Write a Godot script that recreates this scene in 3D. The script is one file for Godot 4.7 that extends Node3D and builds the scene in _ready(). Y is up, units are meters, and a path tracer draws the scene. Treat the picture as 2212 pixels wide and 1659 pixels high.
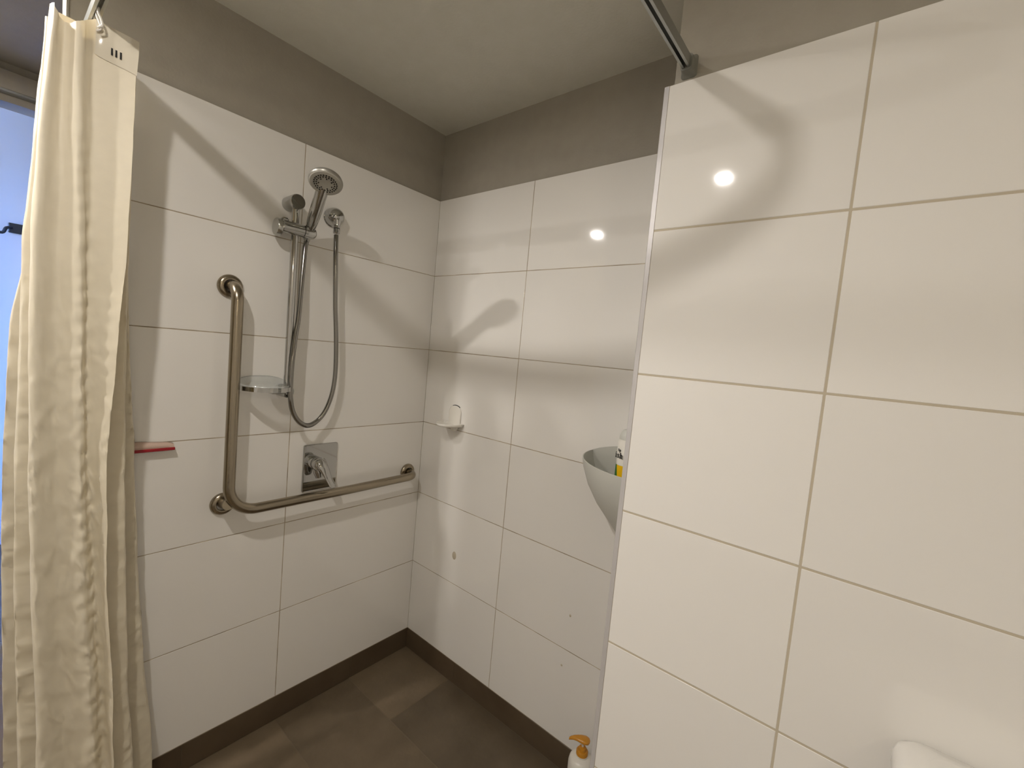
extends Node3D

# ---------------------------------------------------------------- the room (metres)
# x = 0 is the tile face of the shower's left wall, z = 0 the tile face of its back wall, y = 0 the floor.
const CEIL := 2.378
const ROW := 0.3325            # pitch of the wall tile rows
const BASE := 0.0942           # top of the skirting tiles
const TOP := 2.0892            # top of the wall tiles on the left and back walls
const NIB_X := 1.143           # free edge of the nib wall's tiles
const NIB_Z := 0.3133          # tile face of the nib wall
const LEFT_END := 1.176        # free end of the left wall
const X_FAR := -1.1           # wall with the doorway
const X_RIGHT := 2.6
const Z_FRONT := 3.1

const LAMP_COLOR := Color(1.0, 0.974, 0.95)

var M := {}
var used := {}


func _ready() -> void:
	# camera
	var cam := Camera3D.new()
	cam.name = "camera"
	cam.transform = Transform3D(Basis(Vector3(0.768620, 0.090690, -0.633245), Vector3(-0.114437, 0.993425, 0.003371), Vector3(0.629387, 0.069875, 0.773944)), Vector3(1.5747, 1.4435, 1.3141))
	cam.fov = 82.337
	cam.near = 0.02
	cam.far = 60.0
	cam.current = true
	add_child(cam)
	# sky (only seen through the window of the next room)
	var sky := ProceduralSkyMaterial.new()
	sky.sky_top_color = Color(0.36, 0.56, 0.98)
	sky.sky_horizon_color = Color(0.60, 0.75, 1.0)
	sky.ground_bottom_color = Color(0.40, 0.40, 0.38)
	sky.ground_horizon_color = Color(0.60, 0.66, 0.76)
	var env := Environment.new()
	env.background_mode = Environment.BG_SKY
	env.sky = Sky.new()
	env.sky.sky_material = sky
	env.background_energy_multiplier = 54.0
	env.tonemap_mode = Environment.TONE_MAPPER_LINEAR
	env.tonemap_exposure = 0.90
	env.sdfgi_enabled = true
	env.ssao_enabled = true
	env.ssil_enabled = true
	var we := WorldEnvironment.new()
	we.name = "world_environment"
	we.environment = env
	add_child(we)

	make_materials()
	# the three ceiling downlights and the vanity light, out of the frame but seen mirrored in the tiles
	downlight(Vector3(0.945, CEIL, 1.490), 1.12, "white round downlight in the ceiling above the shower entry")
	downlight(Vector3(-0.038, CEIL, 1.467), 1.6, "white round downlight in the ceiling in line with the left wall")
	downlight(Vector3(-1.003, CEIL - 0.010, 1.605), 0.3, "white round downlight in the ceiling just inside the doorway")
	downlight(Vector3(0.20, CEIL, 2.20), 1.3, "white round downlight in the ceiling at the front of the bathroom")
	vanity_light()

	setting()
	curtain_rail()
	shower_curtain()
	grab_bar()
	slide_rail()
	hand_shower()
	wall_outlet()
	shower_hose()
	soap_tray()
	mixer_tap()
	squeegee()
	suction_dish()
	corner_caddy()
	spray_bottle()
	pump_bottle()
	toilet()
	robe_hook()


# ---------------------------------------------------------------- naming and materials
func numbered(parent: Node, called: String) -> String:
	var key := str(parent.get_instance_id()) + "/" + called
	var n: int = used.get(key, 0)
	used[key] = n + 1
	return called if n == 0 else "%s_%03d" % [called, n]


func tag(o: Node, label: String, category := "", group := "", kind := "") -> void:
	if label: o.set_meta("label", label)
	if category: o.set_meta("category", category)
	if group: o.set_meta("group", group)
	if kind: o.set_meta("kind", kind)


func thing(called: String, label: String, category: String, at := Vector3.ZERO, group := "", kind := "") -> Node3D:
	var o := Node3D.new()
	o.name = numbered(self, called)
	o.position = at
	add_child(o)
	tag(o, label, category, group, kind)
	return o


func obj(called: String, st: SurfaceTool, m: Material, parent: Node = self) -> MeshInstance3D:
	var o := MeshInstance3D.new()
	o.name = numbered(parent, called)
	st.generate_normals()
	o.mesh = st.commit()
	o.material_override = m
	o.cast_shadow = GeometryInstance3D.SHADOW_CASTING_SETTING_ON
	parent.add_child(o)
	return o


func mesh_obj(called: String, mesh: Mesh, m: Material, parent: Node) -> MeshInstance3D:
	var o := MeshInstance3D.new()
	o.name = numbered(parent, called)
	o.mesh = mesh
	o.material_override = m
	parent.add_child(o)
	return o


func mat(c: Color, rough := 0.5, metal := 0.0) -> StandardMaterial3D:
	var m := StandardMaterial3D.new()
	m.albedo_color = c
	m.roughness = rough
	m.metallic = metal
	m.cull_mode = BaseMaterial3D.CULL_DISABLED
	return m


func noise_tex(freq: float, a: Color, b: Color, seed_ := 1, size := 512, octaves := 5, normal := false, bump := 4.0) -> NoiseTexture2D:
	var n := FastNoiseLite.new()
	n.noise_type = FastNoiseLite.TYPE_SIMPLEX_SMOOTH
	n.frequency = freq
	n.seed = seed_
	n.fractal_octaves = octaves
	var t := NoiseTexture2D.new()
	t.width = size
	t.height = size
	t.seamless = true
	t.noise = n
	t.generate_mipmaps = false
	if normal:
		t.as_normal_map = true
		t.bump_strength = bump
	else:
		var g := Gradient.new()
		g.set_color(0, a)
		g.set_color(1, b)
		t.color_ramp = g
	return t


func triplanar(m: StandardMaterial3D, scale: float) -> void:
	m.uv1_triplanar = true
	m.uv1_world_triplanar = true
	m.uv1_scale = Vector3.ONE * scale


func make_materials() -> void:
	# glazed wall tiles: near white, very faintly uneven glaze, three tones
	for k in 3:
		var t := mat(Color(0.945, 0.935, 0.915).darkened(0.012 * k), 0.05)
		t.normal_enabled = true
		t.normal_texture = noise_tex(0.006, Color.BLACK, Color.WHITE, 11 + k, 512, 2, true, 1.2)
		t.normal_scale = 0.05
		triplanar(t, 0.9)
		M["tile%d" % k] = t
	M.tile_edge = mat(Color(0.86, 0.85, 0.82), 0.4)
	M.grout = mat(Color(0.77, 0.73, 0.65), 0.95)
	var g2 := mat(Color(1, 1, 1), 0.95)
	g2.albedo_texture = noise_tex(0.02, Color(0.54, 0.485, 0.40), Color(0.82, 0.77, 0.69), 5, 512, 4)
	triplanar(g2, 0.8)
	M.grout_dark = g2
	var paint := mat(Color(1, 1, 1), 0.62)
	paint.albedo_texture = noise_tex(0.012, Color(0.635, 0.61, 0.56), Color(0.655, 0.632, 0.582), 3, 512, 4)
	paint.normal_enabled = true
	paint.normal_texture = noise_tex(0.08, Color.BLACK, Color.WHITE, 21, 512, 4, true, 2.0)
	paint.normal_scale = 0.12
	triplanar(paint, 2.0)
	M.paint = paint
	var ceil: StandardMaterial3D = paint.duplicate()
	ceil.albedo_texture = noise_tex(0.012, Color(0.865, 0.86, 0.815), Color(0.885, 0.88, 0.84), 4, 512, 4)
	M.ceiling = ceil
	for k in 3:
		var f := mat(Color(1, 1, 1), 0.42)
		var d := 0.90 + 0.085 * k
		f.albedo_texture = noise_tex(0.007, Color(0.385, 0.335, 0.265) * d, Color(0.455, 0.40, 0.325) * d, 31 + k, 512, 6)
		f.normal_enabled = true
		f.normal_texture = noise_tex(0.05, Color.BLACK, Color.WHITE, 41, 512, 4, true, 3.0)
		f.normal_scale = 0.15
		triplanar(f, 1.3)
		M["floor%d" % k] = f
	M.skirt = mat(Color(1, 1, 1), 0.4)
	M.skirt.albedo_texture = noise_tex(0.007, Color(0.315, 0.26, 0.195), Color(0.37, 0.315, 0.245), 37, 512, 6)
	triplanar(M.skirt, 1.3)
	M.floor_grout = mat(Color(0.46, 0.415, 0.34), 0.9)
	M.chrome = mat(Color(0.72, 0.72, 0.71), 0.05, 1.0)
	M.chrome_soft = mat(Color(0.70, 0.70, 0.68), 0.22, 1.0)
	M.steel = mat(Color(0.62, 0.58, 0.51), 0.24, 1.0)
	M.steel.normal_enabled = true
	M.steel.normal_texture = noise_tex(0.09, Color.BLACK, Color.WHITE, 51, 256, 3, true, 3.0)
	M.steel.normal_scale = 0.06
	M.steel.uv1_triplanar = true
	M.steel.uv1_scale = Vector3(20, 2, 20)
	M.trim = mat(Color(0.80, 0.79, 0.79), 0.35, 0.25)
	M.aluminium = mat(Color(0.66, 0.67, 0.66), 0.3, 0.9)
	M.grey_plastic = mat(Color(0.52, 0.52, 0.49), 0.45)
	M.dark = mat(Color(0.06, 0.055, 0.05), 0.5)
	M.white_plastic = mat(Color(0.90, 0.885, 0.85), 0.3)
	M.white_frosted = mat(Color(0.80, 0.80, 0.77), 0.45)
	M.white_frosted.backlight_enabled = true
	M.white_frosted.backlight = Color(0.35, 0.35, 0.33)
	M.porcelain = mat(Color(0.93, 0.92, 0.90), 0.06)
	M.white_paint = mat(Color(0.90, 0.89, 0.87), 0.5)
	M.clear = mat(Color(0.93, 0.95, 0.94, 0.25), 0.12)
	M.clear.transparency = BaseMaterial3D.TRANSPARENCY_ALPHA
	M.cloth = mat(Color(1, 1, 1), 0.55)
	M.cloth.albedo_texture = noise_tex(0.02, Color(0.875, 0.84, 0.755), Color(0.90, 0.865, 0.78), 61, 512, 3)
	M.cloth.backlight_enabled = true
	M.cloth.backlight = Color(0.40, 0.37, 0.29)
	M.cloth.rim_enabled = true
	M.cloth.rim = 0.15
	M.cloth.rim_tint = 0.6
	triplanar(M.cloth, 3.0)
	M.vinyl = mat(Color(0.86, 0.83, 0.76), 0.13)
	M.amber = mat(Color(0.80, 0.555, 0.17), 0.25)
	M.amber.backlight_enabled = true
	M.amber.backlight = Color(0.35, 0.2, 0.04)
	M.red_rubber = mat(Color(0.60, 0.03, 0.10), 0.4)
	M.lamp = mat(Color(1, 1, 1), 0.4)
	M.lamp.emission_enabled = true
	M.lamp.emission = Color(1.0, 0.93, 0.80)
	M.lamp.emission_energy_multiplier = 110.0
	M.globe = M.lamp.duplicate()
	M.globe.emission_energy_multiplier = 110.0
	M.hall_paint = mat(Color(0.86, 0.88, 0.92), 0.6)
	M.satin = mat(Color(0.60, 0.59, 0.56), 0.35, 0.6)
	M.face = mat(Color(0.66, 0.65, 0.61), 0.4)
	M.bead = mat(Color(0.56, 0.54, 0.50), 0.5)
	M.dark_metal = mat(Color(0.20, 0.22, 0.24), 0.4, 0.3)
	M.hose = mat(Color(0.56, 0.55, 0.53), 0.16, 1.0)
	M.window_glass = mat(Color(1, 1, 1, 0.05), 0.02)
	M.window_glass.transparency = BaseMaterial3D.TRANSPARENCY_ALPHA


# ---------------------------------------------------------------- mesh helpers
func begin() -> SurfaceTool:
	var st := SurfaceTool.new()
	st.begin(Mesh.PRIMITIVE_TRIANGLES)
	st.set_smooth_group(-1)
	return st


func quad(st: SurfaceTool, a: Vector3, b: Vector3, c: Vector3, d: Vector3) -> void:
	# a, b, c, d counter-clockwise seen from outside
	for p in [a, c, b, a, d, c]:
		st.add_vertex(p)


func tri(st: SurfaceTool, a: Vector3, b: Vector3, c: Vector3) -> void:
	for p in [a, c, b]:
		st.add_vertex(p)


# a box whose edges are chamfered by c
func box(st: SurfaceTool, lo: Vector3, hi: Vector3, c := 0.0) -> void:
	st.set_smooth_group(-1)
	var mid := (lo + hi) / 2
	var h := (hi - lo) / 2
	c = minf(c, minf(h.x, minf(h.y, h.z)) * 0.95)
	var ax := [Vector3.RIGHT, Vector3.UP, Vector3.BACK]
	for i in 3:
		var u: int = (i + 1) % 3
		var v: int = (i + 2) % 3
		for s in [-1.0, 1.0]:
			var n: Vector3 = ax[i] * s
			var hu := h[u] - c
			var hv := h[v] - c
			var p := mid + n * h[i]
			var e: Vector3 = ax[u] * hu
			var f: Vector3 = ax[v] * hv * s
			quad(st, p - e - f, p + e - f, p + e + f, p - e + f)
	if c <= 0.0:
		return
	for i in 3:                      # the twelve edges, along axis i
		var u: int = (i + 1) % 3
		var v: int = (i + 2) % 3
		for su in [-1.0, 1.0]:
			for sv in [-1.0, 1.0]:
				var a: Vector3 = mid + ax[u] * su * h[u] + ax[v] * sv * (h[v] - c)
				var b: Vector3 = mid + ax[u] * su * (h[u] - c) + ax[v] * sv * h[v]
				var e: Vector3 = ax[i] * (h[i] - c)
				if su * sv > 0:
					quad(st, a - e, b - e, b + e, a + e)
				else:
					quad(st, b - e, a - e, a + e, b + e)
	for sx in [-1.0, 1.0]:
		for sy in [-1.0, 1.0]:
			for sz in [-1.0, 1.0]:
				var a := mid + Vector3(sx * h.x, sy * (h.y - c), sz * (h.z - c))
				var b := mid + Vector3(sx * (h.x - c), sy * h.y, sz * (h.z - c))
				var d := mid + Vector3(sx * (h.x - c), sy * (h.y - c), sz * h.z)
				if sx * sy * sz > 0:
					tri(st, a, b, d)
				else:
					tri(st, b, a, d)


func frame_for(axis: Vector3) -> Basis:
	var w := axis.normalized()
	var u := w.cross(Vector3.UP if absf(w.y) < 0.9 else Vector3.RIGHT).normalized()
	return Basis(u, w, u.cross(w))       # x, y = axis, z


# profile points are (radius, height along the axis); sharp corners keep their edge
func lathe(st: SurfaceTool, at: Vector3, axis: Vector3, prof: Array, segs := 32, squash := Vector2.ONE, arc := TAU, start := 0.0, basis_ = null) -> void:
	var b: Basis = basis_ if basis_ != null else frame_for(axis)
	var group := 0
	st.set_smooth_group(group)
	for i in prof.size() - 1:
		if i > 0:
			var d0: Vector2 = prof[i] - prof[i - 1]
			var d1: Vector2 = prof[i + 1] - prof[i]
			if absf(d0.angle_to(d1)) > 0.6:
				group += 1
				st.set_smooth_group(group)
		for k in segs:
			var a0 := start + arc * k / segs
			var a1 := start + arc * (k + 1) / segs
			var p := func(q: Vector2, a: float) -> Vector3:
				return at + b * Vector3(cos(a) * q.x * squash.x, q.y, sin(a) * q.x * squash.y)
			var q0: Vector2 = prof[i]
			var q1: Vector2 = prof[i + 1]
			var A: Vector3 = p.call(q0, a0)
			var B: Vector3 = p.call(q0, a1)
			var C: Vector3 = p.call(q1, a1)
			var D: Vector3 = p.call(q1, a0)
			if q0.x < 1e-6:
				tri(st, A, D, C)
			elif q1.x < 1e-6:
				tri(st, A, D, B)
			else:
				quad(st, A, D, C, B)


func smooth_path(pts: Array, step: float) -> PackedVector3Array:
	# Catmull-Rom through the points, resampled at an even step
	var c := Curve3D.new()
	c.bake_interval = 0.002
	for i in pts.size():
		var prev: Vector3 = pts[maxi(i - 1, 0)]
		var next: Vector3 = pts[mini(i + 1, pts.size() - 1)]
		var p: Vector3 = pts[i]
		var dir := (next - prev).normalized()
		c.add_point(p, -dir * p.distance_to(prev) / 3.0, dir * p.distance_to(next) / 3.0)
	var out := PackedVector3Array()
	var n := maxi(2, int(c.get_baked_length() / step))
	for i in n + 1:
		out.append(c.sample_baked(c.get_baked_length() * i / n, true))
	return out


# straight runs joined by round bends of the given radius
func bent_path(pts: Array, r: float, segs := 12) -> PackedVector3Array:
	var out := PackedVector3Array()
	out.append(pts[0])
	for i in range(1, pts.size() - 1):
		var p: Vector3 = pts[i]
		var d0: Vector3 = (pts[i - 1] - p).normalized()
		var d1: Vector3 = (pts[i + 1] - p).normalized()
		var half := d0.angle_to(d1) / 2
		var back := r / tan(half)
		var centre := p + (d0 + d1).normalized() * r / sin(half)
		var a := p + d0 * back - centre
		var b := p + d1 * back - centre
		for k in segs + 1:
			out.append(centre + a.slerp(b, float(k) / segs))
	out.append(pts[pts.size() - 1])
	return out


func frames(path: PackedVector3Array, hint := Vector3.UP) -> Array:
	var fr := []
	var u := Vector3.ZERO
	for i in path.size():
		var t := (path[mini(i + 1, path.size() - 1)] - path[maxi(i - 1, 0)]).normalized()
		if u == Vector3.ZERO:
			u = hint - t * hint.dot(t)
			if u.length() < 0.05:
				u = Vector3.RIGHT - t * t.x
		else:
			u = u - t * u.dot(t)
		u = u.normalized()
		fr.append([u, t.cross(u).normalized(), t])
	return fr


func tube(st: SurfaceTool, path: PackedVector3Array, radius, segs := 20, caps := true) -> void:
	var fr := frames(path)
	st.set_smooth_group(0)
	var ring := func(i: int, k: int) -> Vector3:
		var r: float = radius[i] if radius is Array or radius is PackedFloat32Array else radius
		var a := TAU * (k % segs) / segs
		return path[i] + (fr[i][0] * cos(a) + fr[i][1] * sin(a)) * r
	for i in path.size() - 1:
		for k in segs:
			quad(st, ring.call(i, k), ring.call(i, k + 1), ring.call(i + 1, k + 1), ring.call(i + 1, k))
	if caps:
		st.set_smooth_group(1)
		for k in segs:
			tri(st, path[0], ring.call(0, k + 1), ring.call(0, k))
			var e := path.size() - 1
			tri(st, path[e], ring.call(e, k), ring.call(e, k + 1))


# a closed flat profile (x to the side, y up) swept along a path that stays level; flat facets
func sweep(st: SurfaceTool, path: PackedVector3Array, prof: Array, up := Vector3.UP, caps := true) -> void:
	st.set_smooth_group(-1)
	var n := prof.size()
	var at := func(i: int, k: int) -> Vector3:
		var t := (path[mini(i + 1, path.size() - 1)] - path[maxi(i - 1, 0)]).normalized()
		var side := t.cross(up).normalized()
		var q: Vector2 = prof[k % n]
		return path[i] + side * q.x + up * q.y
	for i in path.size() - 1:
		for k in n:
			quad(st, at.call(i, k), at.call(i + 1, k), at.call(i + 1, k + 1), at.call(i, k + 1))
	if caps:
		var flat := PackedVector2Array(prof)
		var idx := Geometry2D.triangulate_polygon(flat)
		for j in range(0, idx.size(), 3):
			tri(st, at.call(0, idx[j]), at.call(0, idx[j + 1]), at.call(0, idx[j + 2]))
			var e := path.size() - 1
			tri(st, at.call(e, idx[j]), at.call(e, idx[j + 2]), at.call(e, idx[j + 1]))


# cross-sections (arrays of points, same count, closed) skinned one to the next
func loft(st: SurfaceTool, rings: Array, caps := true, group := 0) -> void:
	st.set_smooth_group(group)
	var n: int = rings[0].size()
	for i in rings.size() - 1:
		for k in n:
			quad(st, rings[i][k], rings[i][(k + 1) % n], rings[i + 1][(k + 1) % n], rings[i + 1][k])
	if caps:
		for e in [0, rings.size() - 1]:
			st.set_smooth_group(group + 1 + e)
			var mid := Vector3.ZERO
			for p in rings[e]:
				mid += p / n
			for k in n:
				if e == 0:
					tri(st, mid, rings[e][(k + 1) % n], rings[e][k])
				else:
					tri(st, mid, rings[e][k], rings[e][(k + 1) % n])


func rounded_rect(w: float, h: float, r: float, segs := 6) -> Array:
	var out := []
	for c in 4:
		var cx: float = (w / 2 - r) * [1, -1, -1, 1][c]
		var cy: float = (h / 2 - r) * [1, 1, -1, -1][c]
		for k in segs + 1:
			var a := PI / 2 * (c + float(k) / segs)
			out.append(Vector2(cx + cos(a) * r, cy + sin(a) * r))
	return out


# ---------------------------------------------------------------- lamps
func downlight(at: Vector3, energy: float, label: String) -> void:
	var t := thing("downlight", label, "downlight", at, "ceiling downlights")
	var st := begin()
	lathe(st, Vector3.ZERO, Vector3.DOWN, [Vector2(0.0, 0.0), Vector2(0.036, 0.0), Vector2(0.036, 0.044), Vector2(0.034, 0.047), Vector2(0.029, 0.047), Vector2(0.026, 0.042), Vector2(0.0, 0.042)], 36)
	obj("housing", st, M.white_plastic, t)
	st = begin()
	lathe(st, Vector3.ZERO, Vector3.DOWN, [Vector2(0.0, 0.042), Vector2(0.025, 0.042), Vector2(0.025, 0.045), Vector2(0.0, 0.046)], 36)
	obj("lamp_lens", st, M.lamp, t)
	var l := AreaLight3D.new()
	l.name = "lamp_light"
	l.area_size = Vector2(0.044, 0.044)
	l.area_range = 8.0
	l.light_color = LAMP_COLOR
	l.light_energy = energy
	l.shadow_enabled = true
	l.position = Vector3(0, -0.049, 0)
	l.rotation = Vector3(-PI / 2, 0, 0)
	t.add_child(l)


func vanity_light() -> void:
	var t := thing("vanity_light", "wall light of three white globes on a chrome bar above the vanity", "wall light", Vector3(X_RIGHT, 2.0, 1.75))
	var st := begin()
	box(st, Vector3(-0.03, -0.025, -0.24), Vector3(0, 0.025, 0.24), 0.004)
	obj("backplate", st, M.chrome, t)
	for z in [-0.165, 0.01, 0.15]:
		st = begin()
		lathe(st, Vector3(-0.03, 0, z), Vector3.LEFT, [Vector2(0.0, 0.0), Vector2(0.018, 0.0), Vector2(0.018, 0.035), Vector2(0.0, 0.035)], 16)
		obj("stem", st, M.chrome, t)
		st = begin()
		var prof := []
		for k in 13:
			prof.append(Vector2(0.016 * sin(PI * k / 12), -0.016 * cos(PI * k / 12)))
		lathe(st, Vector3(-0.078, 0, z), Vector3.UP, prof, 24)
		obj("lamp_globe", st, M.globe, t)
		var l := OmniLight3D.new()
		l.name = "lamp_light"
		l.light_size = 0.02
		l.light_color = LAMP_COLOR
		l.light_energy = 0.008
		l.omni_range = 8.0
		l.omni_attenuation = 2.0
		l.shadow_enabled = true
		l.position = Vector3(-0.078, 0, z)
		t.add_child(l, true)


# ---------------------------------------------------------------- the setting
func slab(called: String, label: String, category: String, lo: Vector3, hi: Vector3, m: Material) -> MeshInstance3D:
	var st := begin()
	box(st, lo, hi)
	var o := obj(called, st, m)
	tag(o, label, category, "", "structure")
	return o


func tile(parent: Node, lo: Vector3, hi: Vector3, m: Material, called := "tile", c := 0.0009) -> void:
	var st := begin()
	box(st, lo, hi, c)
	obj(called, st, m, parent)


func part_box(called: String, lo: Vector3, hi: Vector3, m: Material, parent: Node, c := 0.0) -> MeshInstance3D:
	var st := begin()
	box(st, lo, hi, c)
	return obj(called, st, m, parent)


func setting() -> void:
	var rng := RandomNumberGenerator.new()
	rng.seed = 7
	var j := 0.0010                 # half a joint
	# floor: slab with tiles laid in it
	var fl := slab("floor", "dark taupe stone-look floor tiles in staggered rows with thin joints", "floor", Vector3(X_FAR - 0.1, -0.12, -0.1), Vector3(X_RIGHT + 0.1, -0.0012, Z_FRONT + 0.1), M.floor_grout)
	var row := 0
	var z := -0.0
	while z < Z_FRONT - 0.01:
		var x: float = [-1.5, -1.2][row % 2] + (0.0 if row != 2 else -0.9)
		while x < X_RIGHT:
			var x0 := maxf(x, X_FAR) + j
			var x1 := minf(x + 0.6, X_RIGHT) - j
			if x1 - x0 > 0.02:
				tile(fl, Vector3(x0, -0.010, z + j), Vector3(x1, rng.randf_range(-0.0003, 0.0003), minf(z + 0.3, Z_FRONT) - j), M["floor%d" % (rng.randi_range(0, 2) if row > 2 else [2 if x < 0.1 else 0, 1, 2][row])])
			x += 0.6
		z += 0.3
		row += 1
	slab("ceiling_lobby", "lower taupe ceiling between the left wall and the doorway", "ceiling", Vector3(X_FAR - 0.02, CEIL - 0.010, -0.05), Vector3(-0.085, CEIL + 0.005, Z_FRONT + 0.05), M.paint)
	slab("ceiling", "flat taupe painted ceiling", "ceiling", Vector3(X_FAR - 0.1, CEIL, -0.1), Vector3(X_RIGHT + 0.1, CEIL + 0.1, Z_FRONT + 0.1), M.ceiling)

	# left wall with the shower fittings
	var wl := slab("wall_left", "white tiled shower wall with taupe paint above, behind the shower fittings", "wall", Vector3(-0.075, 0, -0.01), Vector3(-0.010, CEIL, LEFT_END), M.paint)
	part_box("grout", Vector3(-0.0105, 0, -0.01), Vector3(-0.0006, TOP - 0.001, LEFT_END - 0.002), M.grout_dark, wl)
	var rows := []
	for i in 6:
		rows.append([BASE + ROW * i, BASE + ROW * (i + 1)])
	for r in rows:
		for s in [[0.0, 0.6031], [0.6031, LEFT_END]]:
			tile(wl, Vector3(-0.010, r[0] + j, s[0] + (j if s[0] > 0.0 else 0.0)), Vector3(rng.randf_range(-0.0002, 0.0002), r[1] - j, s[1] - (j if s[0] == 0.0 else 0.0)), M["tile%d" % rng.randi_range(0, 1)])
	part_box("corner_bead", Vector3(-0.077, 0, LEFT_END), Vector3(0.0006, CEIL, LEFT_END + 0.004), M.bead, wl)

	# back wall
	var wb := slab("wall_back", "white tiled wall at the back of the shower with taupe paint above", "wall", Vector3(X_FAR - 0.1, 0, -0.11), Vector3(X_RIGHT + 0.1, CEIL, -0.010), M.paint)
	part_box("grout", Vector3(0.0, 0, -0.0105), Vector3(NIB_X, TOP - 0.001, -0.0006), M.grout_dark, wb)
	for r in rows:
		for s in [[0.0, 0.5274], [0.5274, 1.134]]:
			tile(wb, Vector3(s[0] + (j if s[0] > 0.0 else 0.0), r[0] + j, -0.010), Vector3(s[1] - j, r[1] - j, rng.randf_range(-0.0002, 0.0002)), M["tile%d" % rng.randi_range(0, 1)])
	# dried soap marks left on the back wall's tiles
	for s in [[0.272, 0.551, 0.0125, 0.018], [0.861, 0.554, 0.004, 0.005], [0.847, 0.365, 0.004, 0.004]]:
		var st := begin()
		lathe(st, Vector3(s[0], s[1], 0.0), Vector3.BACK, [Vector2(1.0, 0.0), Vector2(0.93, 0.0007), Vector2(0.0, 0.0009)], 14, Vector2(s[2], s[3]))
		obj("soap_mark", st, M.grout, wb)

	# nib wall on the right, standing in front of the back wall
	var wn := slab("wall_nib", "large white tiles on the short wall at right, taupe paint above", "wall", Vector3(1.150, 0, -0.01), Vector3(X_RIGHT + 0.05, CEIL, NIB_Z - 0.010), M.paint)
	part_box("grout", Vector3(NIB_X - 0.002, 0, NIB_Z - 0.0105), Vector3(X_RIGHT, 2.0802, NIB_Z - 0.0008), M.grout, wn)
	var edges := [0.0, 0.0895, 0.4175, 0.7520, 1.0868, 1.4213, 1.7566, 2.0813]
	var cols := [NIB_X, 1.5098, 2.1130, X_RIGHT]
	var k := 0.0021
	for i in edges.size() - 1:
		for c in 3:
			var lo := Vector3(cols[c] + (k if c else 0.0005), edges[i] + (k if i else 0.0), NIB_Z - 0.010)
			var hi := Vector3(cols[c + 1] - (k if c < 2 else 0.0), edges[i + 1] - k * (1.0 if i < 6 else 0.0), NIB_Z + rng.randf_range(-0.0002, 0.0002))
			if i == 0:
				tile(wn, lo, hi, M.skirt, "skirting_tile")
			else:
				tile(wn, lo, hi, M["tile%d" % rng.randi_range(0, 1)])
	for r in rows:
		tile(wn, Vector3(1.134, r[0] + j, 0.001), Vector3(1.1495, r[1] - j, NIB_Z - 0.012), M.tile0, "end_tile")
	# chrome edge trim on the nib's corner
	var st := begin()
	var prof := [Vector2(NIB_X, NIB_Z + 0.0004)]
	for n in 8:
		var a := PI / 2 * n / 7
		prof.append(Vector2(NIB_X - 0.0101 - 0.002 * sin(a), NIB_Z + 0.0004 - 0.002 * (1.0 - cos(a))))
	prof.append(Vector2(NIB_X - 0.0121, NIB_Z - 0.016))
	prof.append(Vector2(NIB_X, NIB_Z - 0.016))
	var trim_rings := []
	for y in [0.0, TOP - 0.008]:
		var ring := []
		for q in prof:
			ring.append(Vector3(q.x, y, q.y))
		trim_rings.append(ring)
	for n in prof.size():
		st.set_smooth_group(0 if n > 0 and n < 8 else -1)
		quad(st, trim_rings[0][(n + 1) % prof.size()], trim_rings[0][n], trim_rings[1][n], trim_rings[1][(n + 1) % prof.size()])
	st.set_smooth_group(-1)
	for n in range(1, prof.size() - 1):
		tri(st, trim_rings[1][0], trim_rings[1][n + 1], trim_rings[1][n])
	var tr := obj("trim_1", st, M.trim)
	tag(tr, "narrow chrome edge trim running up the corner of the short wall", "edge trim", "", "structure")

	# skirting tiles
	var bl := thing("baseboard_left", "dark brown skirting tiles along the foot of the left shower wall", "skirting", Vector3.ZERO, "", "structure")
	for s in [[0.0, 0.293], [0.293, 0.889], [0.889, LEFT_END]]:
		tile(bl, Vector3(-0.010, 0.0005, s[0] + 0.0003), Vector3(0.0012, BASE - 0.0008, s[1] - 0.0003), M.skirt, "skirting_tile")
	var bb := thing("baseboard_back", "dark brown skirting tiles along the foot of the back shower wall", "skirting", Vector3.ZERO, "", "structure")
	for s in [[0.0, 0.33], [0.33, 0.93], [0.93, 1.134]]:
		tile(bb, Vector3(s[0] + 0.0003, 0.0005, -0.010), Vector3(s[1] - 0.0003, BASE - 0.0008, 0.0012), M.skirt, "skirting_tile")

	# the rest of the bathroom: behind and to the right of the camera
	var wr := slab("wall_right", "taupe painted bathroom wall carrying the vanity light", "wall", Vector3(X_RIGHT, 0, NIB_Z - 0.05), Vector3(X_RIGHT + 0.1, CEIL, Z_FRONT + 0.1), M.paint)
	var wx := slab("wall_front", "taupe painted bathroom wall facing the shower", "wall", Vector3(X_FAR - 0.1, 0, Z_FRONT), Vector3(X_RIGHT + 0.1, CEIL, Z_FRONT + 0.1), M.paint)
	part_box("tiling", Vector3(X_RIGHT - 0.010, 0, NIB_Z), Vector3(X_RIGHT, TOP, Z_FRONT), M.tile0, wr)
	part_box("tiling", Vector3(X_FAR, 0, Z_FRONT - 0.010), Vector3(X_RIGHT, TOP, Z_FRONT), M.tile0, wx)
	var wf := slab("wall_far", "taupe painted wall with a wide doorway into a daylit room", "wall", Vector3(X_FAR - 0.1, 0, -0.05), Vector3(X_FAR, CEIL, 0.95), M.paint)
	part_box("wall_panel", Vector3(X_FAR - 0.1, 0, 1.34), Vector3(X_FAR, CEIL, Z_FRONT + 0.05), M.paint, wf)
	part_box("header", Vector3(X_FAR - 0.1, 2.226, 0.95), Vector3(X_FAR, CEIL, 1.34), M.paint, wf)
	part_box("tiling", Vector3(X_FAR, 0, 1.47), Vector3(X_FAR + 0.010, TOP, Z_FRONT), M.tile0, wf)
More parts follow.
